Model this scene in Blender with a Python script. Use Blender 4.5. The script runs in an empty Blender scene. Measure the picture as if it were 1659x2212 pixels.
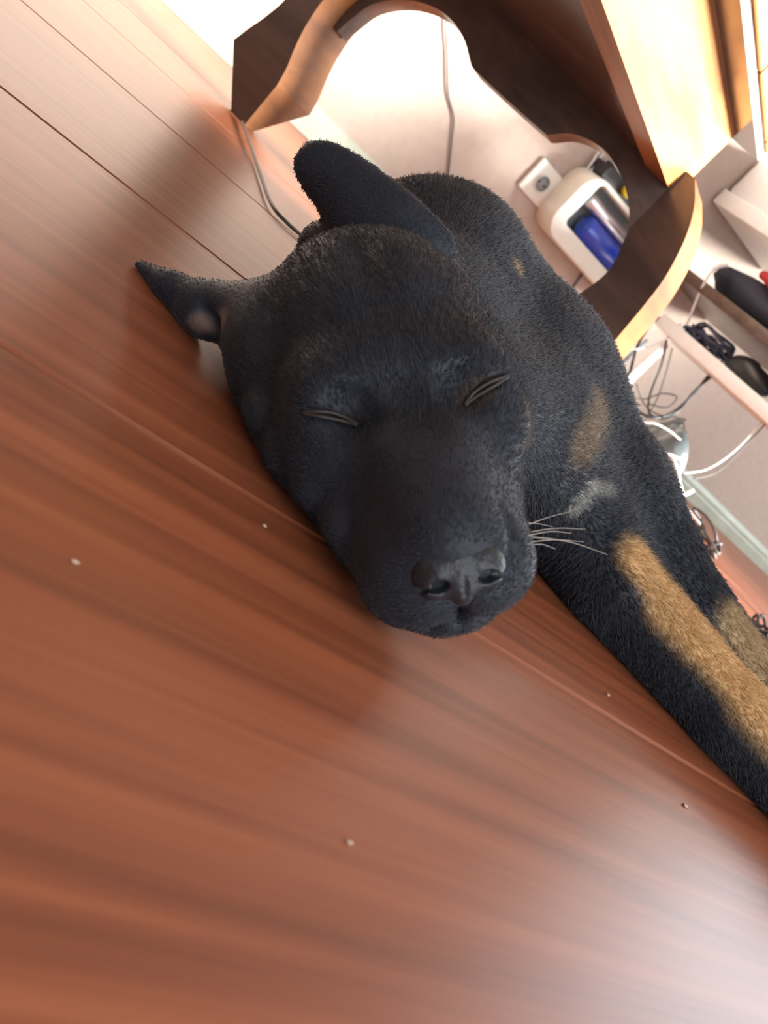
import bpy, math, random
import numpy as np
from mathutils import Matrix, Vector
random.seed(4)

# ------------------------------------------------------------------ camera
W, H, FPX = 1659.0, 2212.0, 2150.0
CAM_H = 0.12
TH, PI_ = math.radians(45.7), math.radians(14.983)
_F = np.array([0, math.cos(PI_), -math.sin(PI_)])
_U0 = np.array([0, math.sin(PI_), math.cos(PI_)])
_R0 = np.array([1., 0, 0])
_R = math.cos(TH)*_R0 + math.sin(TH)*_U0
_U = -math.sin(TH)*_R0 + math.cos(TH)*_U0
_C = np.array([0, 0, CAM_H])
scene = bpy.context.scene
col = scene.collection
cam_data = bpy.data.cameras.new('camera')
cam_data.sensor_fit = 'VERTICAL'
cam_data.sensor_height = 36.0
cam_data.lens = 36.0*FPX/H
cam_data.clip_start = 0.01
cam_data.dof.use_dof = True
cam_data.dof.focus_distance = 0.50
cam_data.dof.aperture_fstop = 18.0
cam = bpy.data.objects.new('camera', cam_data)
M = Matrix.Identity(4)
for i in range(3):
    M[i][0] = _R[i]; M[i][1] = _U[i]; M[i][2] = -_F[i]; M[i][3] = _C[i]
cam.matrix_world = M
col.objects.link(cam)
scene.camera = cam

# ------------------------------------------------------------------ light
scene.view_settings.view_transform = 'Standard'
scene.view_settings.look = 'None'
scene.view_settings.exposure = 0.88
scene.view_settings.gamma = 1.0
world = bpy.data.worlds.new('world'); scene.world = world
world.use_nodes = True
world.node_tree.nodes['Background'].inputs[0].default_value = (0.93, 0.95, 1.0, 1)
world.node_tree.nodes['Background'].inputs[1].default_value = 1.75

AZ = math.radians(51.128)                      # direction of wall and planks
D1 = np.array([math.sin(AZ), math.cos(AZ), 0])
NR = np.array([-math.cos(AZ), math.sin(AZ), 0])
ROTZ = math.pi/2 - AZ
WALL_N, LEFT_T, RIGHT_T, FRONT_N, CEIL = 2.07, -1.2, 3.9, -2.4, 2.5


def room(t, n, z=0.0):
    return D1*t + NR*n + np.array([0, 0, z])


def area(name, t, n, z, sx, sz, facing, power, color):
    l = bpy.data.lights.new(name, 'AREA'); l.shape = 'RECTANGLE'
    l.size, l.size_y, l.energy, l.color = sx, sz, power, color
    o = bpy.data.objects.new(name, l); col.objects.link(o)
    o.location = room(t, n, z)
    d = Vector(facing)
    o.rotation_euler = d.to_track_quat('-Z', 'Z').to_euler()
    return o


WIN1 = (-1.25, -0.45, 0.60, 2.10)   # n0, n1, z0, z1: both windows are in the right wall
WIN2 = (0.45, 1.90, 0.60, 2.10)
AIM = room(0.72, WALL_N, 0.55) - room(RIGHT_T, -0.85, 1.35)
beam = area('daylight_near', RIGHT_T-0.03, -0.85, 1.35, 0.75, 1.30, AIM, 92, (1.0, 0.97, 0.92))
beam.data.spread = math.radians(34)
area('daylight_corner', RIGHT_T-0.02, 1.17, 1.35, 1.40, 1.45, -D1, 17, (0.80, 0.92, 1.0))

# ------------------------------------------------------------------ helpers


def ray(x, y):
    return _F + (x-W/2)/FPX*_R - (y-H/2)/FPX*_U


def at(x, y, depth):
    return _C + ray(x, y)*depth


def atz(x, y, z=0.0):
    r = ray(x, y)
    return _C + r*((z-CAM_H)/r[2])


def on_wall(x, y, off=0.0):
    r = ray(x, y)
    return _C + r*((WALL_N-off)/(r@NR))


class NT:
    def __init__(self, name):
        self.m = bpy.data.materials.new(name); self.m.use_nodes = True
        self.n = self.m.node_tree.nodes; self.l = self.m.node_tree.links
        self.b = self.n['Principled BSDF']

    def add(self, t, **kw):
        nd = self.n.new(t)
        for k, v in kw.items():
            if k in nd.inputs.keys():
                nd.inputs[k].default_value = v
            else:
                setattr(nd, k, v)
        return nd

    def link(self, a, b):
        self.l.new(a, b)

    def ramp(self, fac, stops):
        r = self.n.new('ShaderNodeValToRGB')
        e = r.color_ramp.elements
        while len(e) < len(stops):
            e.new(0.5)
        for q, (p, c) in zip(e, stops):
            q.position = p; q.color = (*c, 1)
        self.link(fac, r.inputs[0])
        return r.outputs[0]


def mat(name, color, rough=0.5, spec=0.5, metal=0.0, var=0.08, scale=30.0, bump=0.0, coat=0.0, trans=0.0):
    t = NT(name)
    tc = t.add('ShaderNodeTexCoord')
    nz = t.add('ShaderNodeTexNoise', Scale=scale, Detail=4.0)
    t.link(tc.outputs['Object'], nz.inputs['Vector'])
    lo = tuple(max(0, c*(1-var)) for c in color); hi = tuple(min(1, c*(1+var)) for c in color)
    t.link(t.ramp(nz.outputs['Fac'], [(0.3, lo), (0.7, hi)]), t.b.inputs['Base Color'])
    t.b.inputs['Roughness'].default_value = rough
    t.b.inputs['Specular IOR Level'].default_value = spec
    t.b.inputs['Metallic'].default_value = metal
    t.b.inputs['Coat Weight'].default_value = coat
    t.b.inputs['Transmission Weight'].default_value = trans
    if bump:
        bp = t.add('ShaderNodeBump', Strength=bump, Distance=0.002)
        t.link(nz.outputs['Fac'], bp.inputs['Height'])
        t.link(bp.outputs[0], t.b.inputs['Normal'])
    return t.m


def wood(name, dark, mid, light, scale=(3, 40, 40), rough=0.25, coat=0.3, spec=0.5):
    t = NT(name)
    tc = t.add('ShaderNodeTexCoord')
    mp = t.add('ShaderNodeMapping'); mp.inputs['Scale'].default_value = scale
    t.link(tc.outputs['Object'], mp.inputs['Vector'])
    n1 = t.add('ShaderNodeTexNoise', Scale=1.0, Detail=5.0, Roughness=0.6, Distortion=0.6)
    t.link(mp.outputs[0], n1.inputs['Vector'])
    t.link(t.ramp(n1.outputs['Fac'], [(0.30, dark), (0.50, mid), (0.72, light)]), t.b.inputs['Base Color'])
    t.b.inputs['Roughness'].default_value = rough
    t.b.inputs['Specular IOR Level'].default_value = spec
    t.b.inputs['Coat Weight'].default_value = coat
    t.b.inputs['Coat Roughness'].default_value = 0.12
    return t.m


def mesh_obj(name, verts, faces, material, parent=None, smooth=False):
    me = bpy.data.meshes.new(name)
    me.from_pydata([tuple(map(float, v)) for v in verts], [], faces)
    me.update()
    if smooth:
        me.polygons.foreach_set('use_smooth', [True]*len(me.polygons))
    o = bpy.data.objects.new(name, me)
    if material:
        me.materials.append(material)
    col.objects.link(o)
    if parent:
        o.parent = parent
        o.matrix_parent_inverse = parent.matrix_basis.inverted()
    return o


def empty(name, loc, rz=0.0):
    o = bpy.data.objects.new(name, None); o.empty_display_size = 0.05
    o.location = tuple(map(float, loc)); o.rotation_euler = (0, 0, rz)
    col.objects.link(o)
    return o


def tag(o, label=None, cat=None, group=None, kind=None):
    if label: o['label'] = label
    if cat: o['category'] = cat
    if group: o['group'] = group
    if kind: o['kind'] = kind
    return o


def recenter(o):
    """move a free mesh's origin to its base centre"""
    me = o.data
    co = np.empty(len(me.vertices)*3); me.vertices.foreach_get('co', co); co = co.reshape(-1, 3)
    c = (co.min(0)+co.max(0))/2; c[2] = co[:, 2].min()
    me.vertices.foreach_set('co', (co-c).ravel()); me.update()
    o.location = tuple(map(float, c))
    return o


def bevel(o, w, seg=2):
    m = o.modifiers.new('bevel', 'BEVEL'); m.width = w; m.segments = seg; m.limit_method = 'ANGLE'
    m.angle_limit = math.radians(40)
    o.data.polygons.foreach_set('use_smooth', [True]*len(o.data.polygons))
    return o


BOXF = [(0, 3, 2, 1), (4, 5, 6, 7), (0, 1, 5, 4), (1, 2, 6, 5), (2, 3, 7, 6), (3, 0, 4, 7)]


def box_verts(x0, x1, y0, y1, z0, z1):
    return [(x0, y0, z0), (x1, y0, z0), (x1, y1, z0), (x0, y1, z0), (x0, y0, z1), (x1, y0, z1), (x1, y1, z1), (x0, y1, z1)]


def boxes(name, lst, material, parent=None):
    v, f = [], []
    for b in lst:
        k = len(v); v += box_verts(*b); f += [tuple(i+k for i in q) for q in BOXF]
    return mesh_obj(name, v, f, material, parent)


def rbox(name, t0, t1, n0, n1, z0, z1, material, parent=None, bev=0.0):
    """box aligned with the room; free ones get their own origin"""
    if parent is None:
        o = mesh_obj(name, box_verts(-(t1-t0)/2, (t1-t0)/2, -(n1-n0)/2, (n1-n0)/2, 0, z1-z0), BOXF, material)
        o.location = tuple(room((t0+t1)/2, (n0+n1)/2, z0)); o.rotation_euler = (0, 0, ROTZ)
    else:
        R = np.stack([D1, NR, [0, 0, 1]], 1)
        o = mesh_obj(name, [R@np.array(v) for v in box_verts(t0, t1, n0, n1, z0, z1)], BOXF, material, parent)
    if bev: bevel(o, bev)
    return o


def spline(pts, n=8):
    """Catmull-Rom through points (any width)"""
    p = np.array(pts, float)
    if len(p) < 3: return p
    q = np.vstack([2*p[0]-p[1], p, 2*p[-1]-p[-2]])
    out = []
    for i in range(1, len(q)-2):
        for s in range(n):
            t = s/n
            a, b, c, d = q[i-1], q[i], q[i+1], q[i+2]
            out.append(0.5*((2*b)+(-a+c)*t+(2*a-5*b+4*c-d)*t*t+(-a+3*b-3*c+d)*t**3))
    out.append(p[-1])
    return np.array(out)


def tube(name, pts, r, material, parent=None, n=8, sides=7, taper=None, smooth_pts=True, free=True):
    p = spline(pts, n) if smooth_pts else np.array(pts, float)
    v, f = [], []
    up = np.array([0.13, 0.21, 0.97])
    for i in range(len(p)):
        d = p[min(i+1, len(p)-1)]-p[max(i-1, 0)]
        d = d/(np.linalg.norm(d)+1e-9)
        a = np.cross(d, up); a /= np.linalg.norm(a)+1e-9
        b = np.cross(a, d)
        rr = r if taper is None else r+(taper-r)*i/(len(p)-1)
        for k in range(sides):
            an = 2*math.pi*k/sides
            v.append(p[i]+rr*(math.cos(an)*a+math.sin(an)*b))
    for i in range(len(p)-1):
        for k in range(sides):
            k2 = (k+1) % sides
            f.append((i*sides+k, i*sides+k2, (i+1)*sides+k2, (i+1)*sides+k))
    f.append(tuple(range(sides))[::-1]); f.append(tuple((len(p)-1)*sides+k for k in range(sides)))
    o = mesh_obj(name, v, f, material, parent, True)
    if parent is None and free: recenter(o)
    return o


# ------------------------------------------------------------------ materials
def floor_material():
    t = NT('laminate')
    tc = t.add('ShaderNodeTexCoord'); oi = t.add('ShaderNodeObjectInfo')
    ad = t.add('ShaderNodeVectorMath', operation='ADD')
    sc = t.add('ShaderNodeVectorMath', operation='SCALE'); sc.inputs['Scale'].default_value = 7.0
    cb = t.add('ShaderNodeCombineXYZ')
    t.link(oi.outputs['Random'], cb.inputs[0]); t.link(oi.outputs['Random'], cb.inputs[1])
    t.link(cb.outputs[0], sc.inputs[0])
    t.link(tc.outputs['Object'], ad.inputs[0]); t.link(sc.outputs[0], ad.inputs[1])
    mp = t.add('ShaderNodeMapping'); mp.inputs['Scale'].default_value = (2.2, 62, 1)
    t.link(ad.outputs[0], mp.inputs['Vector'])
    n1 = t.add('ShaderNodeTexNoise', Scale=1.0, Detail=3.0, Roughness=0.55, Distortion=0.5)
    t.link(mp.outputs[0], n1.inputs['Vector'])
    mp2 = t.add('ShaderNodeMapping'); mp2.inputs['Scale'].default_value = (5, 190, 1)
    t.link(ad.outputs[0], mp2.inputs['Vector'])
    n2 = t.add('ShaderNodeTexNoise', Scale=1.0, Detail=2.0)
    t.link(mp2.outputs[0], n2.inputs['Vector'])
    mx = t.add('ShaderNodeMix', data_type='FLOAT'); mx.inputs[0].default_value = 0.28
    t.link(n1.outputs['Fac'], mx.inputs[2]); t.link(n2.outputs['Fac'], mx.inputs[3])
    c = t.ramp(mx.outputs[0], [(0.30, (0.145, 0.047, 0.022)), (0.50, (0.255, 0.080, 0.036)), (0.68, (0.34, 0.115, 0.052))])
    t.link(c, t.b.inputs['Base Color'])
    t.b.inputs['Roughness'].default_value = 0.36
    t.b.inputs['Specular IOR Level'].default_value = 0.27
    return t.m


M_FLOOR = floor_material()
M_JOINT = mat('floor_joint', (0.05, 0.022, 0.014), 0.7)
M_WALL = mat('pink_plaster', (0.45, 0.37, 0.315), 0.9, 0.2, var=0.04, scale=60, bump=0.12)
M_CEIL = mat('white_ceiling', (0.75, 0.72, 0.68), 0.9, 0.2, var=0.03)
M_BASE = mat('pale_green_baseboard', (0.40, 0.44, 0.36), 0.45, var=0.1, scale=14)
M_FRAME = mat('window_frame_white', (0.8, 0.8, 0.78), 0.4)
M_TDARK = wood('table_wood', (0.032, 0.022, 0.020), (0.068, 0.046, 0.039), (0.115, 0.075, 0.056), (4, 30, 14), 0.22, 0.35)
M_TLIT = wood('table_wood_lit', (0.20, 0.075, 0.022), (0.38, 0.165, 0.05), (0.52, 0.26, 0.09), (30, 4, 30), 0.32, 0.15)  # lit copy of the table wood: window light put into the colour
M_TLEG_LIT = wood('table_leg_lit', (0.085, 0.028, 0.008), (0.17, 0.062, 0.017), (0.26, 0.105, 0.03), (30, 4, 12), 0.5, 0.05, 0.3)  # same wood for leg sides, their lit orange tone put into the colour
M_WHITE = mat('white_lacquer', (0.88, 0.90, 0.90), 0.35, var=0.03)
M_PLASTIC = mat('cream_plastic', (0.74, 0.74, 0.66), 0.35, var=0.03)
M_BLACK = mat('black_plastic', (0.015, 0.016, 0.02), 0.4)
M_GREY = mat('grey_plastic', (0.22, 0.25, 0.26), 0.35)
M_BLUE = mat('blue_plastic', (0.012, 0.05, 0.45), 0.2, coat=0.5)
M_YELLOW = mat('yellow_plastic', (0.75, 0.62, 0.02), 0.35)
M_RED = mat('red_fabric', (0.45, 0.02, 0.025), 0.8)
M_NAVY = mat('dark_navy_fabric', (0.02, 0.025, 0.045), 0.8, bump=0.3)
M_DBOARD = wood('dark_board', (0.06, 0.035, 0.022), (0.11, 0.065, 0.045), (0.16, 0.10, 0.07), (30, 3, 30), 0.4, 0.1)
M_CABLE = mat('grey_cable', (0.09, 0.085, 0.08), 0.5)
M_WCABLE = mat('white_cable', (0.78, 0.78, 0.76), 0.3)
M_BAG = mat('smoky_bag', (0.13, 0.16, 0.17), 0.25, var=0.3, scale=25)
M_CRUMB = mat('crumb', (0.5, 0.36, 0.28), 0.8)

# ------------------------------------------------------------------ room shell
floor = tag(rbox('floor', LEFT_T, RIGHT_T, FRONT_N, WALL_N, -0.05, -0.0025, M_JOINT), kind='structure')
PW, PL = 0.285, 2.6
plank_me = None
k = 0
n_edge = 0.282 - PW*9
row = 0
while n_edge < WALL_N - 0.01:
    n0, n1 = max(n_edge, FRONT_N), min(n_edge+PW, WALL_N)
    offs = [-1.9, -1.45, -1.7, -1.3][row % 4]
    t0 = offs
    while t0 < RIGHT_T:
        a, b = max(t0, LEFT_T), min(t0+PL, RIGHT_T)
        if b-a > 0.02:
            g = 0.0009
            hx, hy = (b-a)/2-g, (n1-n0)/2-g
            bv = 0.0016
            v = [(-hx, -hy, -0.0025), (hx, -hy, -0.0025), (hx, hy, -0.0025), (-hx, hy, -0.0025),
                 (-hx, -hy, -bv), (hx, -hy, -bv), (hx, hy, -bv), (-hx, hy, -bv),
                 (-hx+bv, -hy+bv, 0), (hx-bv, -hy+bv, 0), (hx-bv, hy-bv, 0), (-hx+bv, hy-bv, 0)]
            f = [(0, 3, 2, 1), (8, 9, 10, 11)]
            for lo, hi in ((0, 4), (4, 8)):
                for q in range(4):
                    r = (q+1) % 4
                    f.append((lo+q, lo+r, hi+r, hi+q))
            o = mesh_obj('plank', v, f, M_FLOOR)
            o.parent = floor
            c = room((a+b)/2, (n0+n1)/2)
            fl = room((LEFT_T+RIGHT_T)/2, (FRONT_N+WALL_N)/2)
            o.location = ((a+b)/2-(LEFT_T+RIGHT_T)/2, (n0+n1)/2-(FRONT_N+WALL_N)/2, 0.05)
        t0 += PL
    n_edge += PW; row += 1

wall_back = tag(rbox('wall_back', LEFT_T-0.12, RIGHT_T+0.12, WALL_N, WALL_N+0.12, -0.05, CEIL, M_WALL), kind='structure')
tag(rbox('ceiling', LEFT_T-0.12, RIGHT_T+0.12, FRONT_N, WALL_N+0.12, CEIL, CEIL+0.1, M_CEIL), kind='structure')


def side_wall(name, t0, t1, wins):
    h_ = (t1-t0)/2
    lst, n_prev = [], FRONT_N
    for n0, n1, z0, z1 in sorted(wins):
        lst += [(-h_, h_, n_prev, n0, -0.05, CEIL), (-h_, h_, n0, n1, -0.05, z0), (-h_, h_, n0, n1, z1, CEIL)]
        n_prev = n1
    lst.append((-h_, h_, n_prev, WALL_N, -0.05, CEIL))
    o = boxes(name, lst, M_WALL)
    o.location = tuple(room((t0+t1)/2, 0, 0)); o.rotation_euler = (0, 0, ROTZ)
    return tag(o, kind='structure')


side_wall('wall_left', LEFT_T-0.12, LEFT_T, [])
side_wall('wall_right', RIGHT_T, RIGHT_T+0.12, [WIN1, WIN2])


def window(name, tmid, win):
    n0, n1, z0, z1 = win
    o = empty(name, room(tmid, (n0+n1)/2, z0), ROTZ); tag(o, kind='structure')
    hw, hh = (n1-n0)/2, z1-z0
    def part(nm, lst, m):
        b = boxes(nm, lst, m); b.parent = o; return b
    part('window_frame', [(-0.035, 0.035, -hw, -hw+0.06, 0, hh), (-0.035, 0.035, hw-0.06, hw, 0, hh),
                          (-0.035, 0.035, -hw+0.06, hw-0.06, 0, 0.06), (-0.035, 0.035, -hw+0.06, hw-0.06, hh-0.06, hh)], M_FRAME)
    part('window_mullion', [(-0.03, 0.03, -0.03, 0.03, 0.06, hh-0.06)], M_FRAME)
    return o


window('window_1', RIGHT_T+0.06, WIN1)
window('window_2', RIGHT_T+0.06, WIN2)

# baseboard with a stepped profile
prof = [(0, 0), (-0.018, 0), (-0.018, 0.030), (-0.014, 0.034), (-0.014, 0.046), (-0.008, 0.056), (-0.004, 0.060), (0, 0.060)]
L = RIGHT_T-LEFT_T
v = [(-L/2, y, z) for y, z in prof]+[(L/2, y, z) for y, z in prof]
m_ = len(prof)
f = [(i, (i+1) % m_, m_+(i+1) % m_, m_+i) for i in range(m_)]+[tuple(range(m_))[::-1], tuple(range(m_, 2*m_))]
bb = mesh_obj('baseboard_back', v, f, M_BASE)
bb.location = tuple(room((LEFT_T+RIGHT_T)/2, WALL_N-0.0005)); bb.rotation_euler = (0, 0, ROTZ)
tag(bb, kind='structure')

# ------------------------------------------------------------------ coffee table
TAZ = math.atan2(0.3, 0.954)
TU = np.array([math.cos(TAZ), -math.sin(TAZ), 0])      # across the far end, left to right
TM = np.array([math.sin(TAZ), math.cos(TAZ), 0])       # along the table, away from the camera
TA = np.array([-0.025, 1.34, 0])
TABLE_LEN = 1.15
TW0 = -0.520                                            # left edge of the frame in w


def T(w, l, z):
    return TA + TU*w + TM*l + np.array([0, 0, z])


table = empty('coffee_table', T(TW0/2, -TABLE_LEN/2, 0), -TAZ)
tag(table, 'dark polished wooden coffee table with arched end and thick curved legs', 'table')


def tmesh(name, verts, faces, m, smooth=False):
    """verts in (w, l, z) of the table"""
    o = mesh_obj(name, [(w-TW0/2, l+TABLE_LEN/2, z) for w, l, z in verts], faces, m, None, smooth)
    o.parent = table
    return o


def extrude_outline(name, outline, l0, l1, m):
    """outline in (w, z), extruded along l with a triangulated cap"""
    from mathutils.geometry import tessellate_polygon
    n = len(outline)
    v = [(w, l0, z) for w, z in outline]+[(w, l1, z) for w, z in outline]
    tri = tessellate_polygon([[Vector((w, z, 0)) for w, z in outline]])
    f = [tuple(t) for t in tri]+[tuple(n+i for i in t[::-1]) for t in tri]
    f += [(i, i+n, (i+1) % n+n, (i+1) % n) for i in range(n)]
    return tmesh(name, v, f, m)


UNDER = 0.322
SIDE_T = 0.421
# arched end boards (lower edge scalloped)
low = spline([(-0.452, 0.165), (-0.448, 0.189), (-0.441, 0.217), (-0.423, 0.242), (-0.397, 0.262), (-0.363, 0.274), (-0.327, 0.270),
              (-0.295, 0.253)], 5).tolist() + spline([(-0.289, 0.252), (-0.230, 0.255), (-0.169, 0.259)], 3).tolist() + \
      spline([(-0.166, 0.261), (-0.144, 0.283), (-0.108, 0.295), (-0.078, 0.291), (-0.050, 0.280), (-0.028, 0.264), (-0.012, 0.245)], 5).tolist()
outl = [tuple(q) for q in low]+[(-0.017, UNDER), (-0.515, UNDER), (-0.515, 0.165)]
SK = 0.27                                   # the far end is not quite square to the long sides
for l0, l1, k_ in ((0.0, 0.028, SK), (-TABLE_LEN-0.02, -TABLE_LEN+0.008, 0.0)):
    ea = extrude_outline('end_apron', outl, l0, l1, M_TDARK)
    for v_ in ea.data.vertices: v_.co.y += k_*(v_.co.x+TW0/2)
# long side boards and underside
tmesh('side_apron', box_verts(-0.045, -0.015, -TABLE_LEN, 0.03, UNDER, SIDE_T), BOXF, M_TLIT)
tmesh('side_apron', box_verts(-0.515, -0.485, -TABLE_LEN, -0.09, UNDER, SIDE_T), BOXF, M_TLIT)
tmesh('bottom_board', box_verts(-0.485, -0.045, -TABLE_LEN, -0.005, UNDER, UNDER+0.02), BOXF, M_TDARK)
tmesh('edge_strip', box_verts(-0.056, -0.0150, -TABLE_LEN, -0.006, UNDER-0.005, UNDER), BOXF, M_TLIT)
tmesh('tabletop', box_verts(-0.565, 0.022, 0.016-0.189*6, 0.055, SIDE_T, SIDE_T+0.012), BOXF, M_TDARK)
q = 0.016-0.189*6
while q < 0.05:
    e = min(q+0.189, 0.055)
    bevel(tmesh('edge_block', box_verts(-0.010, 0.026, q, e-0.004, SIDE_T+0.012, SIDE_T+0.055), BOXF, M_TLIT), 0.003)
    bevel(tmesh('edge_block', box_verts(-0.570, -0.534, q, e-0.004, SIDE_T+0.012, SIDE_T+0.055), BOXF, M_TLIT), 0.003)
    q += 0.189
tmesh('top_panel', box_verts(-0.534, -0.010, 0.016-0.189*6, 0.055, SIDE_T+0.012, SIDE_T+0.05), BOXF, M_TDARK)


def leg(sections, lf, lb):
    """sections: (z, w_left, w_right, front inset, back inset)"""
    s = spline(sections[:-1], 6)
    s = np.vstack([s, np.array(sections[-1:], float)])
    v, f = [], []
    for z, wl, wr, fi, bi in s:
        v += [(wl, lf+fi, z), (wr, lf+fi, z), (wr, lb-bi, z), (wl, lb-bi, z)]
    for i in range(len(s)-1):
        for k in range(4):
            k2 = (k+1) % 4
            f.append((4*i+k, 4*i+k2, 4*i+4+k2, 4*i+4+k))
    f.append((3, 2, 1, 0)); n = 4*(len(s)-1); f.append((n, n+1, n+2, n+3))
    o = tmesh('leg', v, f, M_TDARK)
    o.data.materials.append(M_TLEG_LIT)
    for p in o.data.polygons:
        if abs(p.normal.x) > 0.5: p.material_index = 1  # side faces take the lit copy, the other faces stay dark
    return o


LS = [(UNDER+0.03, -0.530, -0.450, 0, 0), (0.245, -0.522, -0.452, 0, 0), (0.19, -0.512, -0.460, 0, 0), (0.147, -0.506, -0.456, 0, 0),
      (0.115, -0.512, -0.447, 0, 0), (0.088, -0.521, -0.436, 0, 0), (0.064, -0.528, -0.430, 0, 0), (0.0, -0.460, -0.429, 0.0, 0.070)]
RS = [(0.346, -0.014, 0.000, 0, 0), (0.321, -0.028, 0.026, 0, 0), (0.287, -0.030, 0.047, 0, 0), (0.241, -0.010, 0.064, 0, 0),
      (0.198, 0.006, 0.072, 0, 0), (0.149, 0.000, 0.078, 0, 0), (0.10, -0.015, 0.085, 0, 0), (0.06, -0.025, 0.095, -0.004, 0),
      (0.0, 0.0, 0.06, 0.02, 0.02)]


def mirror(ss, c):
    return [(z, 2*c-wr, 2*c-wl, a, b) for z, wl, wr, a, b in ss]


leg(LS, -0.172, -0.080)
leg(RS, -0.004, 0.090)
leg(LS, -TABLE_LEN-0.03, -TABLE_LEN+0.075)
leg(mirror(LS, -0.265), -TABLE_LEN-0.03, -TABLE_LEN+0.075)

# ------------------------------------------------------------------ dog
# head frame: a = towards the nose, b = dog's left, c = crown
HS = 0.96
HM = np.array([[0.5843, 0.5443, -0.6020], [-0.8095, 0.3389, -0.4794], [-0.0569, 0.7674, 0.6387]])
HT = np.array([-0.0367, 0.3966, 0.0525])


def hw(a, b, c):
    return HM@(np.array([a, b, c])*0.01*HS)+HT


class Field:
    def __init__(self, xs, ys, zs):
        self.x, self.y, self.z = xs, ys, zs
        self.d = np.full((len(xs), len(ys), len(zs)), 0.08, np.float32)

    def region(self, lo, hi):
        s = []
        for a, l, h in ((self.x, lo[0], hi[0]), (self.y, lo[1], hi[1]), (self.z, lo[2], hi[2])):
            i0 = max(0, np.searchsorted(a, l)-1); i1 = min(len(a), np.searchsorted(a, h)+1)
            s.append(slice(i0, i1))
        return tuple(s)

    def apply(self, lo, hi, fn, k, op):
        s = self.region(lo, hi)
        X = self.x[s[0]][:, None, None]; Y = self.y[s[1]][None, :, None]; Z = self.z[s[2]][None, None, :]
        X, Y, Z = np.broadcast_arrays(X, Y, Z)
        P = np.stack([X, Y, Z], -1).astype(np.float32)
        if P.size == 0: return
        e = fn(P); d = self.d[s]
        if op == 'add':
            hh = np.clip(0.5+0.5*(d-e)/k, 0, 1); r = d*(1-hh)+e*hh-k*hh*(1-hh)
        else:
            hh = np.clip(0.5-0.5*(d+e)/k, 0, 1); r = d*(1-hh)-e*hh+k*hh*(1-hh)
        self.d[s] = r

    def ell(self, c, R, rad, k=0.012, op='add'):
        c = np.asarray(c, float); rad = np.asarray(rad, float); m = rad.max()+k+0.03
        def fn(P):
            q = (P-c)@R/rad
            k0 = np.sqrt((q*q).sum(-1))+1e-6; k1 = np.sqrt(((q/rad)**2).sum(-1))+1e-6
            return k0*(k0-1)/k1
        self.apply(c-m, c+m, fn, k, op)

    def cone(self, a, b, ra, rb, k=0.012, op='add', flat=None):
        a = np.asarray(a, float); b = np.asarray(b, float); m = max(ra, rb)+k+0.03
        ba = b-a; L2 = ba@ba
        def fn(P):
            pa = P-a
            t = np.clip(pa@ba/L2, 0, 1)
            q = pa-t[..., None]*ba
            if flat is not None:
                n, s = flat
                qn = q@n
                q = q+(qn*(s-1))[..., None]*n
                d = np.sqrt((q*q).sum(-1))-(ra+(rb-ra)*t)
                return d/ (1+ (s-1)*0.5)
            return np.sqrt((q*q).sum(-1))-(ra+(rb-ra)*t)
        self.apply(np.minimum(a, b)-m, np.maximum(a, b)+m, fn, k, op)

    def mesh(self):
        d = self.d; x, y, z = self.x, self.y, self.z
        s = d < 0
        nx, ny, nz = d.shape
        c = np.zeros((nx-1, ny-1, nz-1), np.int8)
        for i in (0, 1):
            for j in (0, 1):
                for k in (0, 1):
                    c += s[i:nx-1+i, j:ny-1+j, k:nz-1+k]
        act = (c > 0) & (c < 8)
        idx = np.full(act.shape, -1, np.int64); cells = np.argwhere(act); idx[act] = np.arange(len(cells))
        acc = np.zeros((len(cells), 3)); cnt = np.zeros(len(cells))
        I, J, K = cells.T
        corner = lambda o: (I+o[0], J+o[1], K+o[2])
        pos = lambda o: np.stack([x[I+o[0]], y[J+o[1]], z[K+o[2]]], 1)
        cs = [(i, j, k) for i in (0, 1) for j in (0, 1) for k in (0, 1)]
        for o in cs:
            for ax in range(3):
                if o[ax] == 0:
                    q = list(o); q[ax] = 1
                    d0 = d[corner(o)]; d1 = d[corner(q)]
                    m = (d0 < 0) != (d1 < 0)
                    t = np.where(m, d0/(d0-d1+1e-12), 0)
                    p = pos(o)+(pos(q)-pos(o))*t[:, None]
                    acc[m] += p[m]; cnt[m] += 1
        verts = acc/cnt[:, None]
        quads = []
        for ax in range(3):
            sl0 = [slice(None)]*3; sl1 = [slice(None)]*3
            sl0[ax] = slice(0, -1); sl1[ax] = slice(1, None)
            a, b = s[tuple(sl0)], s[tuple(sl1)]
            for flip, m in ((False, a & ~b), (True, ~a & b)):
                e = np.argwhere(m)
                u, w = [(1, 2), (2, 0), (0, 1)][ax]
                e = e[(e[:, u] > 0) & (e[:, w] > 0) & (e[:, u] < d.shape[u]-1) & (e[:, w] < d.shape[w]-1)]
                q = []
                for du, dw in ((1, 1), (0, 1), (0, 0), (1, 0)):
                    g = e.copy(); g[:, u] -= du; g[:, w] -= dw
                    q.append(idx[g[:, 0], g[:, 1], g[:, 2]])
                q = np.stack(q, 1)
                if flip: q = q[:, ::-1]
                quads.append(q)
        return verts, np.vstack(quads)


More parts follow.
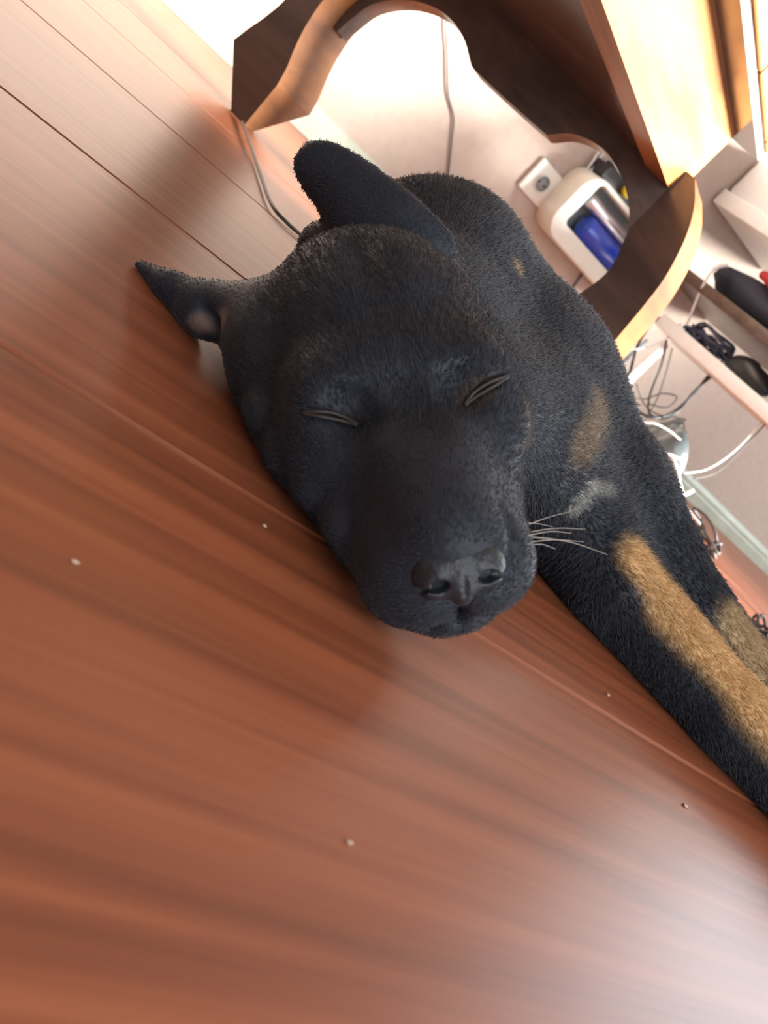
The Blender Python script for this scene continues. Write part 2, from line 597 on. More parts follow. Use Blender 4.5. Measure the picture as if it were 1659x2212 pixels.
def np_mesh(name, verts, quads, material, parent, smooth_it=0):
    verts = verts.astype(np.float64)
    if smooth_it:
        e = np.vstack([quads[:, [0, 1]], quads[:, [1, 2]], quads[:, [2, 3]], quads[:, [3, 0]]])
        n = len(verts); deg = np.bincount(e.ravel(), minlength=n).astype(float)
        for it in range(smooth_it):
            for lam in (0.55, -0.5):
                a = np.zeros_like(verts)
                for ax in range(3):
                    a[:, ax] = np.bincount(e[:, 0], verts[e[:, 1], ax], n)+np.bincount(e[:, 1], verts[e[:, 0], ax], n)
                verts = verts+lam*(a/np.maximum(deg, 1)[:, None]-verts)
    me = bpy.data.meshes.new(name)
    me.vertices.add(len(verts)); me.vertices.foreach_set('co', verts.ravel().astype(np.float32))
    me.loops.add(quads.size); me.loops.foreach_set('vertex_index', quads.ravel().astype(np.int32))
    me.polygons.add(len(quads)); me.polygons.foreach_set('loop_start', np.arange(0, quads.size, 4, dtype=np.int32))
    me.polygons.foreach_set('use_smooth', np.ones(len(quads), bool))
    me.update(calc_edges=True); me.validate()
    if material: me.materials.append(material)
    o = bpy.data.objects.new(name, me); col.objects.link(o)
    if parent:
        o.parent = parent; o.matrix_parent_inverse = parent.matrix_basis.inverted()
    return o, verts


def axis(pieces):
    out = [pieces[0][0]]
    for lo, hi, st in pieces:
        n = max(1, round((hi-lo)/st))
        out += list(np.linspace(lo, hi, n+1)[1:])
    return np.array(out)


FX = axis([(-0.24, -0.19, 0.004), (-0.19, 0.085, 0.0018), (0.085, 0.46, 0.006)])
FY = axis([(0.27, 0.30, 0.004), (0.30, 0.47, 0.0018), (0.47, 0.62, 0.0035), (0.62, 1.22, 0.008)])
FZ = axis([(-0.012, 0.125, 0.0018), (0.125, 0.20, 0.004)])
fd = Field(FX, FY, FZ)
I3 = np.eye(3)
S = 0.01*HS


def he(a, b, c, ra, rb, rc, k=1.2, op='add', tilt=0.0, yaw=0.0):
    R = HM
    if tilt or yaw:
        ct, st = math.cos(math.radians(tilt)), math.sin(math.radians(tilt))
        cy_, sy_ = math.cos(math.radians(yaw)), math.sin(math.radians(yaw))
        R = HM@np.array([[cy_, -sy_, 0], [sy_, cy_, 0], [0, 0, 1]])@np.array([[ct, 0, st], [0, 1, 0], [-st, 0, ct]])
    fd.ell(hw(a, b, c), R, np.array([ra, rb, rc])*S, k*S, op)


def hc(p, q, ra, rb, k=1.2, op='add'):
    fd.cone(hw(*p), hw(*q), ra*S, rb*S, k*S, op)


# --- torso, behind the head
fd.ell((-0.085, 0.67, 0.068), I3, (0.070, 0.10, 0.073), 0.02)
fd.ell((-0.012, 0.70, 0.064), I3, (0.090, 0.11, 0.071), 0.02)
fd.ell((-0.035, 0.84, 0.058), I3, (0.088, 0.14, 0.064), 0.02)
fd.ell((-0.010, 1.00, 0.060), I3, (0.085, 0.14, 0.068), 0.02)
fd.ell((0.005, 0.62, 0.048), I3, (0.085, 0.07, 0.050), 0.02)
# neck
fd.cone(hw(-5.5, 0, -1.0), (-0.065, 0.60, 0.058), 0.044, 0.058, 0.02)
fd.cone(hw(-3.0, 1.0, -2.5), (0.005, 0.60, 0.048), 0.038, 0.052, 0.02)
# far front leg
fd.cone((0.015, 0.69, 0.070), (0.095, 0.675, 0.060), 0.051, 0.042, 0.02)
fd.cone((0.095, 0.675, 0.060), (0.190, 0.668, 0.040), 0.042, 0.030, 0.012)
fd.cone((0.190, 0.668, 0.040), (0.330, 0.66, 0.034), 0.031, 0.026, 0.010)
fd.cone((0.330, 0.66, 0.032), (0.380, 0.655, 0.027), 0.028, 0.026, 0.010)
# near front leg
fd.cone((0.045, 0.64, 0.042), (0.130, 0.617, 0.029), 0.046, 0.031, 0.02)
fd.cone((0.130, 0.617, 0.029), (0.235, 0.605, 0.025), 0.030, 0.0245, 0.008)
fd.cone((0.235, 0.605, 0.025), (0.345, 0.595, 0.023), 0.0245, 0.022, 0.008)
fd.cone((0.345, 0.590, 0.025), (0.395, 0.580, 0.024), 0.026, 0.024, 0.008)
for o in (-0.016, -0.005, 0.006, 0.016):
    fd.cone((0.395, 0.575+o, 0.020), (0.425, 0.573+o*1.2, 0.014), 0.012, 0.010, 0.003)
    fd.cone((0.380, 0.655+o, 0.022), (0.410, 0.653+o*1.2, 0.014), 0.012, 0.010, 0.003)
# hind leg folded beside the belly
fd.ell((0.075, 0.98, 0.055), I3, (0.055, 0.085, 0.055), 0.02)
fd.cone((0.09, 0.92, 0.028), (0.12, 1.04, 0.026), 0.026, 0.020, 0.015)

fd.cone((0.0, 1.10, 0.045), (0.085, 1.185, 0.016), 0.020, 0.010, 0.015)      # tail

# --- head
he(-2.6, 0, -0.2, 6.4, 5.3, 4.5, 1.5)                 # skull
he(-3.6, 0, 1.3, 4.6, 3.8, 3.1, 1.5)                  # crown
for sgn in (-1, 1):
    he(-0.4, sgn*3.1, -1.9, 4.4, 3.0, 3.2, 1.6)       # cheek
    he(2.3, sgn*2.6, 1.75, 2.2, 1.7, 1.25, 1.2)       # brow
    he(3.2, sgn*3.1, -0.5, 2.6, 1.9, 2.0, 1.4)        # cheekbone
hc((2.0, 0, -0.6), (8.4, 0, -1.5), 3.6, 2.5, 1.5)     # muzzle
hc((2.5, 0, 0.6), (9.6, 0, -0.5), 1.9, 1.45, 1.4)     # nose bridge
for sgn in (-1, 1):
    hc((5.5, sgn*1.6, -2.2), (9.2, sgn*1.4, -2.5), 2.1, 1.9, 1.0)     # upper lip
    he(10.1, sgn*0.95, -2.6, 1.15, 1.15, 1.2, 0.6)
    hc((1.5, sgn*2.6, -3.0), (5.5, sgn*1.8, -2.9), 2.2, 1.9, 1.2)
hc((-1, 0, -4.0), (8.8, 0, -4.1), 2.4, 1.35, 1.0)     # lower jaw
he(9.7, 0, -4.0, 1.2, 1.7, 0.9, 0.6)                  # chin
he(5.4, 0, 2.65, 1.6, 1.1, 0.8, 1.4, 'sub')           # stop
he(-0.5, 0, 5.0, 4.5, 0.5, 0.8, 1.2, 'sub')           # forehead furrow
# right temple, broad base of the ear resting on the floor
he(-3.6, -4.9, 0.3, 3.0, 1.6, 2.4, 1.2)
for sgn in (-1, 1):
    he(4.6, sgn*2.3, 2.0, 1.0, 0.9, 0.7, 1.0, 'sub')  # hollow before the eye
    he(3.0, sgn*3.0, 1.0, 1.35, 1.25, 1.15, 0.5)      # eyeball under closed lid
    # mouth line
    hc((10.9, sgn*0.9, -3.7), (6.5, sgn*3.4, -3.8), 0.18, 0.18, 0.4, 'sub')
    hc((6.5, sgn*3.4, -3.8), (2.5, sgn*4.5, -3.3), 0.18, 0.12, 0.4, 'sub')
he(11.2, 0, -3.0, 1.0, 0.14, 0.9, 0.3, 'sub')         # philtrum
# loose skin pressed against the floor on the right cheek
for (a, b, c, r) in ((4.6, -4.2, -1.1, 0.8), (2.6, -5.0, -0.7, 0.75), (6.4, -3.5, -1.6, 0.8), (0.4, -5.4, 0.0, 0.8)):
    he(a, b, c, r*1.5, r*0.8, r, 0.45)

# --- ears
vdir = ray(760, 420); vdir = vdir/np.linalg.norm(vdir)
# left ear, folded back and standing up behind the crown
e0, e1, e2, e3 = at(930, 545, 0.475), at(812, 478, 0.480), at(745, 405, 0.487), at(692, 362, 0.492)
ep = spline([(*at(678, 352, 0.492), 0.0085), (*at(700, 368, 0.491), 0.0120), (*at(747, 408, 0.487), 0.0155), (*at(812, 474, 0.481), 0.0185),
             (*at(872, 515, 0.477), 0.0165), (*at(935, 545, 0.474), 0.0115)], 5)
for p, q in zip(ep[:-1], ep[1:]):
    fd.cone(p[:3], q[:3], p[3], q[3], 0.0025, 'add', (vdir, 2.6))
fd.cone(at(800, 520, 0.50), at(700, 535, 0.52), 0.022, 0.014, 0.010)
# right ear, flat along the floor
ear_r = [hw(-4.6, -3.6, 1.0), at(445, 668, 0.440), at(368, 622, 0.446), at(303, 578, 0.454)]
for i, (r0, r1) in enumerate(((0.020, 0.0115), (0.0115, 0.0062), (0.0062, 0.0036))):
    fd.cone(ear_r[i], ear_r[i+1], r0, r1, 0.008)


# --- marching a ray onto the shape
def fval(p):
    i = min(max(np.searchsorted(FX, p[0])-1, 0), len(FX)-2); j = min(max(np.searchsorted(FY, p[1])-1, 0), len(FY)-2)
    k = min(max(np.searchsorted(FZ, p[2])-1, 0), len(FZ)-2)
    u = (p[0]-FX[i])/(FX[i+1]-FX[i]); v_ = (p[1]-FY[j])/(FY[j+1]-FY[j]); w_ = (p[2]-FZ[k])/(FZ[k+1]-FZ[k])
    c = fd.d[i:i+2, j:j+2, k:k+2]
    c = c[0]*(1-u)+c[1]*u; c = c[0]*(1-v_)+c[1]*v_
    return c[0]*(1-w_)+c[1]*w_


def march(o, dr, t0, t1, st=0.0005):
    t = t0
    while t < t1:
        p = o+dr*t
        if fval(p) < 0: return p
        t += st
    return o+dr*t1


def surf(x, y, t0=0.28, t1=1.0):
    r = ray(x, y); return march(_C, r, t0, t1)


def to_head(p):
    return HM.T@(np.asarray(p)-HT)/S


eye_pts = [surf(*q) for q in ((1004, 876), (1022, 856), (1046, 839), (1072, 825), (1098, 812))]
eye_loc = [to_head(p) for p in eye_pts]
print('EYE', [tuple(np.round(q, 2)) for q in eye_loc])
eyes = {}
for sgn in (1, -1):
    path = []
    for q in eye_loc:
        b = np.array([q[0], sgn*q[1], q[2]])
        path.append(hw(*b))
    eyes[sgn] = path
for sgn in (1, -1):
    for p, q in zip(eyes[sgn][:-1], eyes[sgn][1:]):
        fd.cone(p, q, 0.0018, 0.0018, 0.002, 'sub')
crease = [surf(*q) for q in ((1080, 1085), (1103, 1130), (1112, 1190), (1104, 1250))]
for p, q in zip(crease[:-1], crease[1:]):
    fd.cone(p, q, 0.0014, 0.0014, 0.003, 'sub')
fd.ell(surf(455, 690), I3, (0.010, 0.006, 0.004), 0.004, 'sub')

fd.d = np.maximum(fd.d, (0.0005-FZ)[None, None, :].astype(np.float32))
dv, dq = fd.mesh()

# fur colours: black with tan points, plus a lit rim painted on the face
dog = empty('dog', (0.0, 0.62, 0.0))
tag(dog, 'black and tan dog asleep with its cheek on the wooden floor', 'dog')


def fur_material():
    t = NT('dog_fur')
    at_ = t.add('ShaderNodeAttribute', attribute_name='coat')
    tc = t.add('ShaderNodeTexCoord')
    n1 = t.add('ShaderNodeTexNoise', Scale=420.0, Detail=3.0)
    n2 = t.add('ShaderNodeTexNoise', Scale=45.0, Detail=3.0)
    t.link(tc.outputs['Object'], n1.inputs['Vector']); t.link(tc.outputs['Object'], n2.inputs['Vector'])
    mx = t.add('ShaderNodeMix', data_type='RGBA', blend_type='MULTIPLY'); mx.inputs[0].default_value = 1.0
    t.link(at_.outputs['Color'], mx.inputs[6])
    t.link(t.ramp(n2.outputs['Fac'], [(0.3, (0.75,)*3), (0.7, (1.2,)*3)]), mx.inputs[7])
    t.link(mx.outputs[2], t.b.inputs['Base Color'])
    t.b.inputs['Roughness'].default_value = 0.52
    t.b.inputs['Specular IOR Level'].default_value = 0.35
    t.b.inputs['Sheen Weight'].default_value = 0.1
    t.b.inputs['Sheen Roughness'].default_value = 0.45
    t.b.inputs['Sheen Tint'].default_value = (0.75, 0.82, 1.0, 1)
    bp = t.add('ShaderNodeBump', Strength=0.35, Distance=0.0015)
    t.link(n1.outputs['Fac'], bp.inputs['Height']); t.link(bp.outputs[0], t.b.inputs['Normal'])
    return t.m


M_FUR = fur_material()
body, dv = np_mesh('body', dv, dq, M_FUR, dog, 5)


def segdist(P, a, b):
    a = np.asarray(a); b = np.asarray(b); ba = b-a
    t = np.clip((P-a)@ba/(ba@ba), 0, 1)
    return np.linalg.norm(P-a-t[:, None]*ba, axis=1)


def sstep(e0, e1, x):
    t = np.clip((x-e0)/(e1-e0), 0, 1); return t*t*(3-2*t)


coat = np.tile(np.array([0.016, 0.0235, 0.035]), (len(dv), 1))


def paint(mask, c):
    global coat
    coat = coat*(1-mask[:, None])+np.array(c)*mask[:, None]


TAN = (0.62, 0.41, 0.19)
CTAN = (0.20, 0.14, 0.085)
d = segdist(dv, surf(1372, 1200), surf(1470, 1325)); paint(1-sstep(0.006, 0.017, d), TAN)
d = segdist(dv, surf(1450, 1305), surf(1640, 1500)); paint(1-sstep(0.011, 0.023, d), TAN)
d = segdist(dv, surf(1640, 1500), (0.46, 0.57, 0.05)); paint(1-sstep(0.014, 0.030, d), TAN)
d = segdist(dv, surf(1590, 1345), (0.46, 0.63, 0.05)); paint(1-sstep(0.010, 0.022, d), (0.42, 0.31, 0.17))
d = segdist(dv, surf(1295, 880), surf(1255, 960)); paint(0.75*(1-sstep(0.004, 0.020, d)), CTAN)
d = np.linalg.norm(dv-surf(1115, 578), axis=1); paint(0.8*(1-sstep(0.002, 0.009, d)), (0.3, 0.2, 0.1))
d = segdist(dv, surf(1240, 1095), surf(1275, 1050)); paint(0.75*(1-sstep(0.002, 0.008, d)), (0.30, 0.31, 0.28))
d = segdist(dv, surf(1275, 1050), surf(1318, 1058)); paint(0.5*(1-sstep(0.002, 0.006, d)), (0.30, 0.31, 0.28))
d = segdist(dv, eyes[1][0], eyes[1][2]); paint(0.5*(1-sstep(0.002, 0.008, d)), (0.09, 0.06, 0.045))
d = segdist(dv, surf(1138, 880), surf(1136, 960)); paint(0.4*(1-sstep(0.001, 0.005, d)), (0.25, 0.18, 0.13))  # bright edge of the face from side light, painted into the coat
d = segdist(dv, surf(425, 702), surf(480, 690)); paint(0.8*(1-sstep(0.002, 0.007, d)), (0.22, 0.16, 0.13))
att = body.data.color_attributes.new('coat', 'FLOAT_COLOR', 'POINT')
att.data.foreach_set('color', np.hstack([coat, np.ones((len(coat), 1))]).astype(np.float32).ravel())

# --- nose leather
M_NOSE = mat('nose_leather', (0.018, 0.024, 0.032), 0.38, 0.5, var=0.3, scale=260, bump=0.5)
g = np.arange(-0.026, 0.026, 0.0006)
nf = Field(g, g, g)          # local metres, axes a, b, c around the nose centre


def nl(a, b, c):
    return np.array([a, b, c])*S


nf.ell(nl(-0.3, 0, 0.15), I3, nl(1.5, 1.55, 1.15), 0.004)
for sgn in (-1, 1):
    nf.ell(nl(0.25, sgn*0.85, -0.15), I3, nl(0.95, 0.85, 0.95), 0.004)
nf.ell(nl(0.55, 0, -0.5), I3, nl(0.7, 0.55, 0.9), 0.003)
for sgn in (-1, 1):
    nf.ell(nl(1.10, sgn*0.85, -0.25), I3, nl(0.50, 0.33, 0.27), 0.0015, 'sub')
    nf.cone(nl(0.95, sgn*1.1, -0.3), nl(0.5, sgn*1.75, -0.55), 0.0014, 0.0008, 0.001, 'sub')
nf.cone(nl(1.35, 0, 0.2), nl(1.2, 0, -1.5), 0.0009, 0.0011, 0.001, 'sub')
nv, nq = nf.mesh()
NC = hw(10.35, 0, -1.2)
tl = math.radians(-14)
NRm = HM@np.array([[math.cos(tl), 0, math.sin(tl)], [0, 1, 0], [-math.sin(tl), 0, math.cos(tl)]])
nv = nv@NRm.T+NC
if np.linalg.det(NRm) < 0: nq = nq[:, ::-1]
nose, _ = np_mesh('nose', nv, nq, M_NOSE, dog, 3)
tag(nose, 'black leathery nose with two round nostrils')

# --- eyelid rims
M_LID = mat('eyelid_skin', (0.032, 0.027, 0.025), 0.5, var=0.2)
LU = HM@np.array([-0.6, 0, 0.8])
for sgn in (1, -1):
    for side in (1, -1):
        pts = [p+LU*side*0.0011*math.sin(math.pi*min(1, i/4*0.9+0.05))-(p-_C)*0.0 for i, p in enumerate(eyes[sgn])]
        tube('eyelid', pts, 0.0008, M_LID, dog, 5, 6)
# --- whiskers
M_WHISK = mat('whisker', (0.42, 0.40, 0.36), 0.4)
rw = random.Random(2)
for sgn in (1, -1):
    for i in range(7):
        a = 7.0+rw.random()*2.6; c = -2.9+rw.random()*1.6
        p0 = hw(a, sgn*2.6, c)
        dirv = HM@np.array([0.15-0.5*rw.random(), sgn*1.0, -0.35+0.5*rw.random()])
        Lw = 0.018+0.02*rw.random()
        p1 = p0+dirv*Lw*0.5; p2 = p0+dirv*Lw+np.array([0, 0, -0.004])
        if p2[2] > 0.004 and p1[2] > 0.004:
            tube('whisker', [p0, p1, p2], 0.00028, M_WHISK, dog, 4, 5, 0.00008)

# ------------------------------------------------------------------ things on the wall
def wall_frame(px, py, off=0.0):
    """Empty on the wall: local x along the wall, local -y out of the wall, z up"""
    return on_wall(px, py, off)


def lathe(name, profile, n, m, parent=None, axis_='z'):
    v, f = [], []
    for r, h in profile:
        for k in range(n):
            a = 2*math.pi*k/n
            p = (r*math.cos(a), r*math.sin(a), h)
            if axis_ == 'y': p = (p[0], p[2], p[1])
            if axis_ == 'x': p = (p[2], p[0], p[1])
            v.append(p)
    for i in range(len(profile)-1):
        for k in range(n):
            k2 = (k+1) % n
            f.append((i*n+k, i*n+k2, (i+1)*n+k2, (i+1)*n+k))
    f.append(tuple(range(n))[::-1]); f.append(tuple((len(profile)-1)*n+k for k in range(n)))
    o = mesh_obj(name, v, f, m, None, True)
    if parent: o.parent = parent
    return o


sp = on_wall(1166, 393)
soc = empty('wall_socket', sp, ROTZ)
tag(soc, 'square cream power socket on the wall beside the white caddy', 'socket')
pl = boxes('plate', [(-0.042, 0.042, -0.011, 0.0, -0.042, 0.042)], M_PLASTIC); pl.parent = soc; bevel(pl, 0.004)
rim = lathe('socket_rim', [(0.021, -0.0115), (0.021, -0.016), (0.0185, -0.016), (0.0185, -0.0118)], 24, M_PLASTIC, soc, 'y')
well = lathe('socket_well', [(0.0185, -0.0112), (0.0185, -0.0125)], 24, M_GREY, soc, 'y')
for s_ in (-1, 1):
    h_ = lathe('pin_hole', [(0.003, -0.0126), (0.003, -0.0132)], 10, M_BLACK, soc, 'y'); h_.location.x = s_*0.0095


# ------------------------------------------------------------------ white caddy on the wall with its contents
CT0, CZ0, CW, CH = 1.325, 0.222, 0.36, 0.170
caddy = empty('wall_caddy', room(CT0+CW/2, WALL_N, CZ0), ROTZ)
tag(caddy, 'white rounded open-fronted caddy on the wall behind the table', 'caddy')


def rrect(x0, x1, z0, z1, r, n=6):
    out = []
    for cx_, cz_, a0 in ((x1-r, z0+r, -90), (x1-r, z1-r, 0), (x0+r, z1-r, 90), (x0+r, z0+r, 180)):
        for i in range(n+1):
            a = math.radians(a0+90*i/n); out.append((cx_+r*math.cos(a), cz_+r*math.sin(a)))
    return out


ou = rrect(-CW/2, CW/2, 0, CH, 0.05); inn = rrect(-CW/2+0.038, CW/2-0.02, 0.042, CH-0.012, 0.012)
n_ = len(ou); dep = 0.085
v = [(x, -dep, z) for x, z in ou]+[(x, -dep, z) for x, z in inn]+[(x, -0.001, z) for x, z in ou]+[(x, -0.001, z) for x, z in inn]
f = []
for i in range(n_):
    j = (i+1) % n_
    f += [(i, j, n_+j, n_+i), (2*n_+i, 3*n_+i, 3*n_+j, 2*n_+j), (i, 2*n_+i, 2*n_+j, j), (n_+i, n_+j, 3*n_+j, 3*n_+i)]
sh = mesh_obj('shell', v, f, M_PLASTIC); sh.parent = caddy; bevel(sh, 0.006, 3)
bk = boxes('back_plate', [(-CW/2+0.03, CW/2-0.012, -0.012, -0.002, 0.035, CH-0.008)], M_GREY); bk.parent = caddy

bz = CZ0+0.042+0.030
bot = empty('blue_bottle', room(CT0+0.189, WALL_N-0.058, CZ0+0.042), ROTZ)
tag(bot, 'glossy blue bottle lying in the white wall caddy', 'bottle')
b_ = lathe('bottle_body', [(0.004, -0.095), (0.024, -0.094), (0.029, -0.086), (0.029, 0.055), (0.026, 0.066), (0.014, 0.078), (0.013, 0.084)], 24, M_BLUE, bot, 'x'); b_.location.z = 0.0295
b_ = lathe('bottle_cap', [(0.017, 0.084), (0.017, 0.108), (0.015, 0.110)], 20, M_BLUE, bot, 'x'); b_.location.z = 0.0295
can = lathe('silver_tube', [(0.003, -0.09), (0.0165, -0.09), (0.018, -0.086), (0.018, 0.088), (0.0165, 0.092), (0.003, 0.092)], 20,
            mat('brushed_metal', (0.6, 0.62, 0.66), 0.25, metal=0.9), None, 'x')
can.location = tuple(room(CT0+0.150, WALL_N-0.050, CZ0+0.042+0.0595+0.018)); can.rotation_euler = (0, 0, ROTZ)
tag(can, 'slim silver tube lying on the blue bottle in the caddy', 'tube')
gad = empty('black_adapter', room(CT0+0.090, WALL_N-0.045, CZ0+CH), ROTZ)
tag(gad, 'black adapter with a yellow knob on top of the white caddy', 'adapter')
g_ = boxes('adapter_body', [(-0.065, 0.055, -0.03, 0.03, 0.0, 0.028), (-0.045, 0.0, -0.025, 0.025, 0.028, 0.040)], M_BLACK); g_.parent = gad
g_ = lathe('knob', [(0.004, -0.034), (0.013, -0.052), (0.014, -0.046), (0.014, -0.031)][::-1], 16, M_YELLOW, gad, 'y'); g_.location = (0.012, 0, 0.020)
cord = empty('twin_cord', room(CT0+0.03, WALL_N-0.02, CZ0+CH), 0)
tag(cord, 'pair of thin white wires rising from the white caddy', 'cable')
for k_ in (0, 1):
    tube('wire', [on_wall(1266+9*k_, 368+3*k_, 0.03), on_wall(1283+9*k_, 345+3*k_, 0.02), on_wall(1300+9*k_, 322+3*k_, 0.012), on_wall(1420, 200, 0.01)],
         0.0022, M_WCABLE, cord)

tag(tube('cable', [on_wall(1010, -90, 0.006), on_wall(975, 5, 0.006), on_wall(963, 50, 0.006), on_wall(966, 120, 0.006), on_wall(968, 200, 0.006), on_wall(980, 255, 0.006),
                   on_wall(976, 300, 0.006), on_wall(969, 370, 0.006), on_wall(955, 470, 0.006)], 0.0022, M_CABLE),
    'thin grey cable running down the bright wall behind the table', 'cable')
tag(tube('cable', [on_wall(1262, 585, 0.006), on_wall(1235, 625, 0.006), on_wall(1180, 700, 0.006)], 0.003, M_CABLE),
    'short dark cable on the wall below the white caddy', 'cable')
tag(tube('cable', [atz(523, 262, 0.004), atz(540, 310, 0.004), atz(562, 375, 0.004), atz(586, 440, 0.004), atz(622, 483, 0.004), atz(665, 520, 0.004)], 0.0018, M_CABLE),
    'thin grey cable lying on the floor between table leg and ear', 'cable')

# ------------------------------------------------------------------ shelf rack to the right
RT = 1.68
rack = empty('shelf_rack', room(RT+0.2, 1.35, 0), ROTZ)
tag(rack, 'open rack of white and dark boards beside the pink wall', 'shelf')
for m_, dp_, n0_, n1_, z0_, z1_ in ((M_WHITE, 0.11, 0.93, 1.88, 0.258, 0.290), (M_DBOARD, 0.30, 0.93, 2.06, 0.376, 0.404), (M_WHITE, 0.30, 0.93, 2.06, 0.562, 0.604)):
    rbox('shelf_board', RT, RT+dp_, n0_, n1_, z0_, z1_, m_, rack, 0.003)
for q_ in (RT+0.005, RT+0.27):
    rbox('post', q_, q_+0.025, 0.905, 0.93, 0, 0.70, M_GREY, rack)
rbox('bracket', RT+0.06, RT+0.08, 1.88, 2.069, 0.266, 0.282, M_GREY, rack)
bx_ = rbox('white_box', RT+0.01, RT+0.28, 1.45, 2.06, 0.604, 0.712, M_WHITE, None, 0.012)
tag(bx_, 'white box on the top board of the rack', 'box')


def blob(name, c, r, m, seed, rough=0.18, nu=20, nv_=12, parent=None, flat=True):
    rr = np.random.RandomState(seed); ph = rr.rand(8)*6.28; fr = rr.randint(1, 5, (8, 2))
    v, f = [], []
    for j in range(nv_+1):
        th = math.pi*j/nv_
        for i in range(nu):
            p_ = 2*math.pi*i/nu
            q = 1+rough*sum(math.sin(fr[k_, 0]*p_+ph[k_])*math.sin(fr[k_, 1]*th+ph[-k_-1]) for k_ in range(8))/2.2
            z = math.cos(th)*q
            if flat: z = max(z, -0.75)
            v.append((math.sin(th)*math.cos(p_)*q*r[0], math.sin(th)*math.sin(p_)*q*r[1], z*r[2]))
    for j in range(nv_):
        for i in range(nu):
            i2 = (i+1) % nu
            f.append((j*nu+i, (j+1)*nu+i, (j+1)*nu+i2, j*nu+i2))
    o = mesh_obj(name, v, f, m, None, True)
    zmin = min(q[2] for q in v)
    if parent is None:
        o.location = (float(c[0]), float(c[1]), float(c[2]-zmin)); o.rotation_euler = (0, 0, ROTZ)
    else:
        o.parent = parent; o.location = (float(c[0]), float(c[1]), float(c[2]-zmin))
    return o


bag = empty('backpack', room(RT+0.125, 1.72, 0.404), ROTZ)
tag(bag, 'dark navy bag with red straps on the dark rack board', 'bag')
blob('bag_body', (0, 0, 0.0), (0.105, 0.23, 0.055), M_NAVY, 3, 0.16, parent=bag)
for s_ in (-1, 1):
    tube('strap', [(-0.10, -0.16+s_*0.06, 0.055), (-0.112, -0.10+s_*0.06, 0.075), (-0.10, -0.03+s_*0.06, 0.090), (-0.06, 0.03+s_*0.06, 0.100)], 0.011, M_RED).parent = bag
for ch in bag.children:
    if ch.name.startswith('strap'):
        ch.location = ch.location
tag(rbox('small_white_box', RT+0.005, RT+0.08, 1.30, 1.46, 0.404, 0.455, M_WHITE, None, 0.004), 'small white box on the dark rack board', 'box')


def coil(name, c, r, hgt, loops, seed, rad, m, label):
    rr = np.random.RandomState(seed); pts = []
    n = loops*7
    for i in range(n):
        a = 2*math.pi*i/7+rr.rand()*0.5
        q = r*(0.55+0.5*rr.rand())
        o = D1*math.cos(a)*q*0.6+NR*math.sin(a)*q
        pts.append(np.asarray(c)+o+np.array([0, 0, rad+hgt*rr.rand()*(0.3+0.7*i/n)]))
    return tag(tube(name, pts, rad, m, None, 4, 6), label, 'cable')


coil('coiled_cable', room(RT+0.055, 1.765, 0.290), 0.075, 0.05, 7, 5, 0.0042, mat('blue_black_cable', (0.03, 0.035, 0.07), 0.45),
     'coiled dark blue cable at the end of the low white board')
coil('tangled_cable', room(RT+0.055, 1.40, 0.290), 0.09, 0.07, 8, 9, 0.0032, M_BLACK, 'tangle of thin black cables on the low white board')
tag(blob('power_adapter', room(RT+0.055, 1.60, 0.290), (0.04, 0.08, 0.030), M_BLACK, 12, 0.12), 'black power adapter lying among cables on the low board', 'adapter')
tag(blob('plastic_bag', room(RT+0.055, 1.17, 0.290), (0.05, 0.11, 0.045), mat('clear_film', (0.55, 0.60, 0.56), 0.2, trans=0.3), 21, 0.3),
    'crumpled pale plastic bag on the low white board', 'bag')
cord2 = empty('white_lead', room(RT+0.02, 1.74, 0.290), 0)
tag(cord2, 'white flat lead with a plug standing up from the low board', 'cable')
tube('lead', [at(1477, 712, 2.36), at(1490, 685, 2.36), at(1508, 640, 2.35), at(1528, 600, 2.34), at(1543, 580, 2.34)], 0.0030, M_WCABLE, cord2)
tube('plug', [at(1541, 582, 2.34), at(1556, 575, 2.34), at(1572, 573, 2.34)], 0.0055, M_WCABLE, cord2)

# hanging below the low board
def slat(name, p0, p1, wd, th, m, label, cat):
    p0, p1 = np.asarray(p0), np.asarray(p1)
    d = p1-p0; L_ = np.linalg.norm(d); d /= L_
    a = np.cross(d, [0, 1, 0]); a /= np.linalg.norm(a); b = np.cross(a, d)
    v = [p0+a*sx*wd/2+b*sy*th/2+d*L_*e for e in (0, 1) for sx, sy in ((-1, -1), (1, -1), (1, 1), (-1, 1))]
    o = mesh_obj(name, v, BOXF, m); recenter(o); bevel(o, 0.002)
    return tag(o, label, cat)


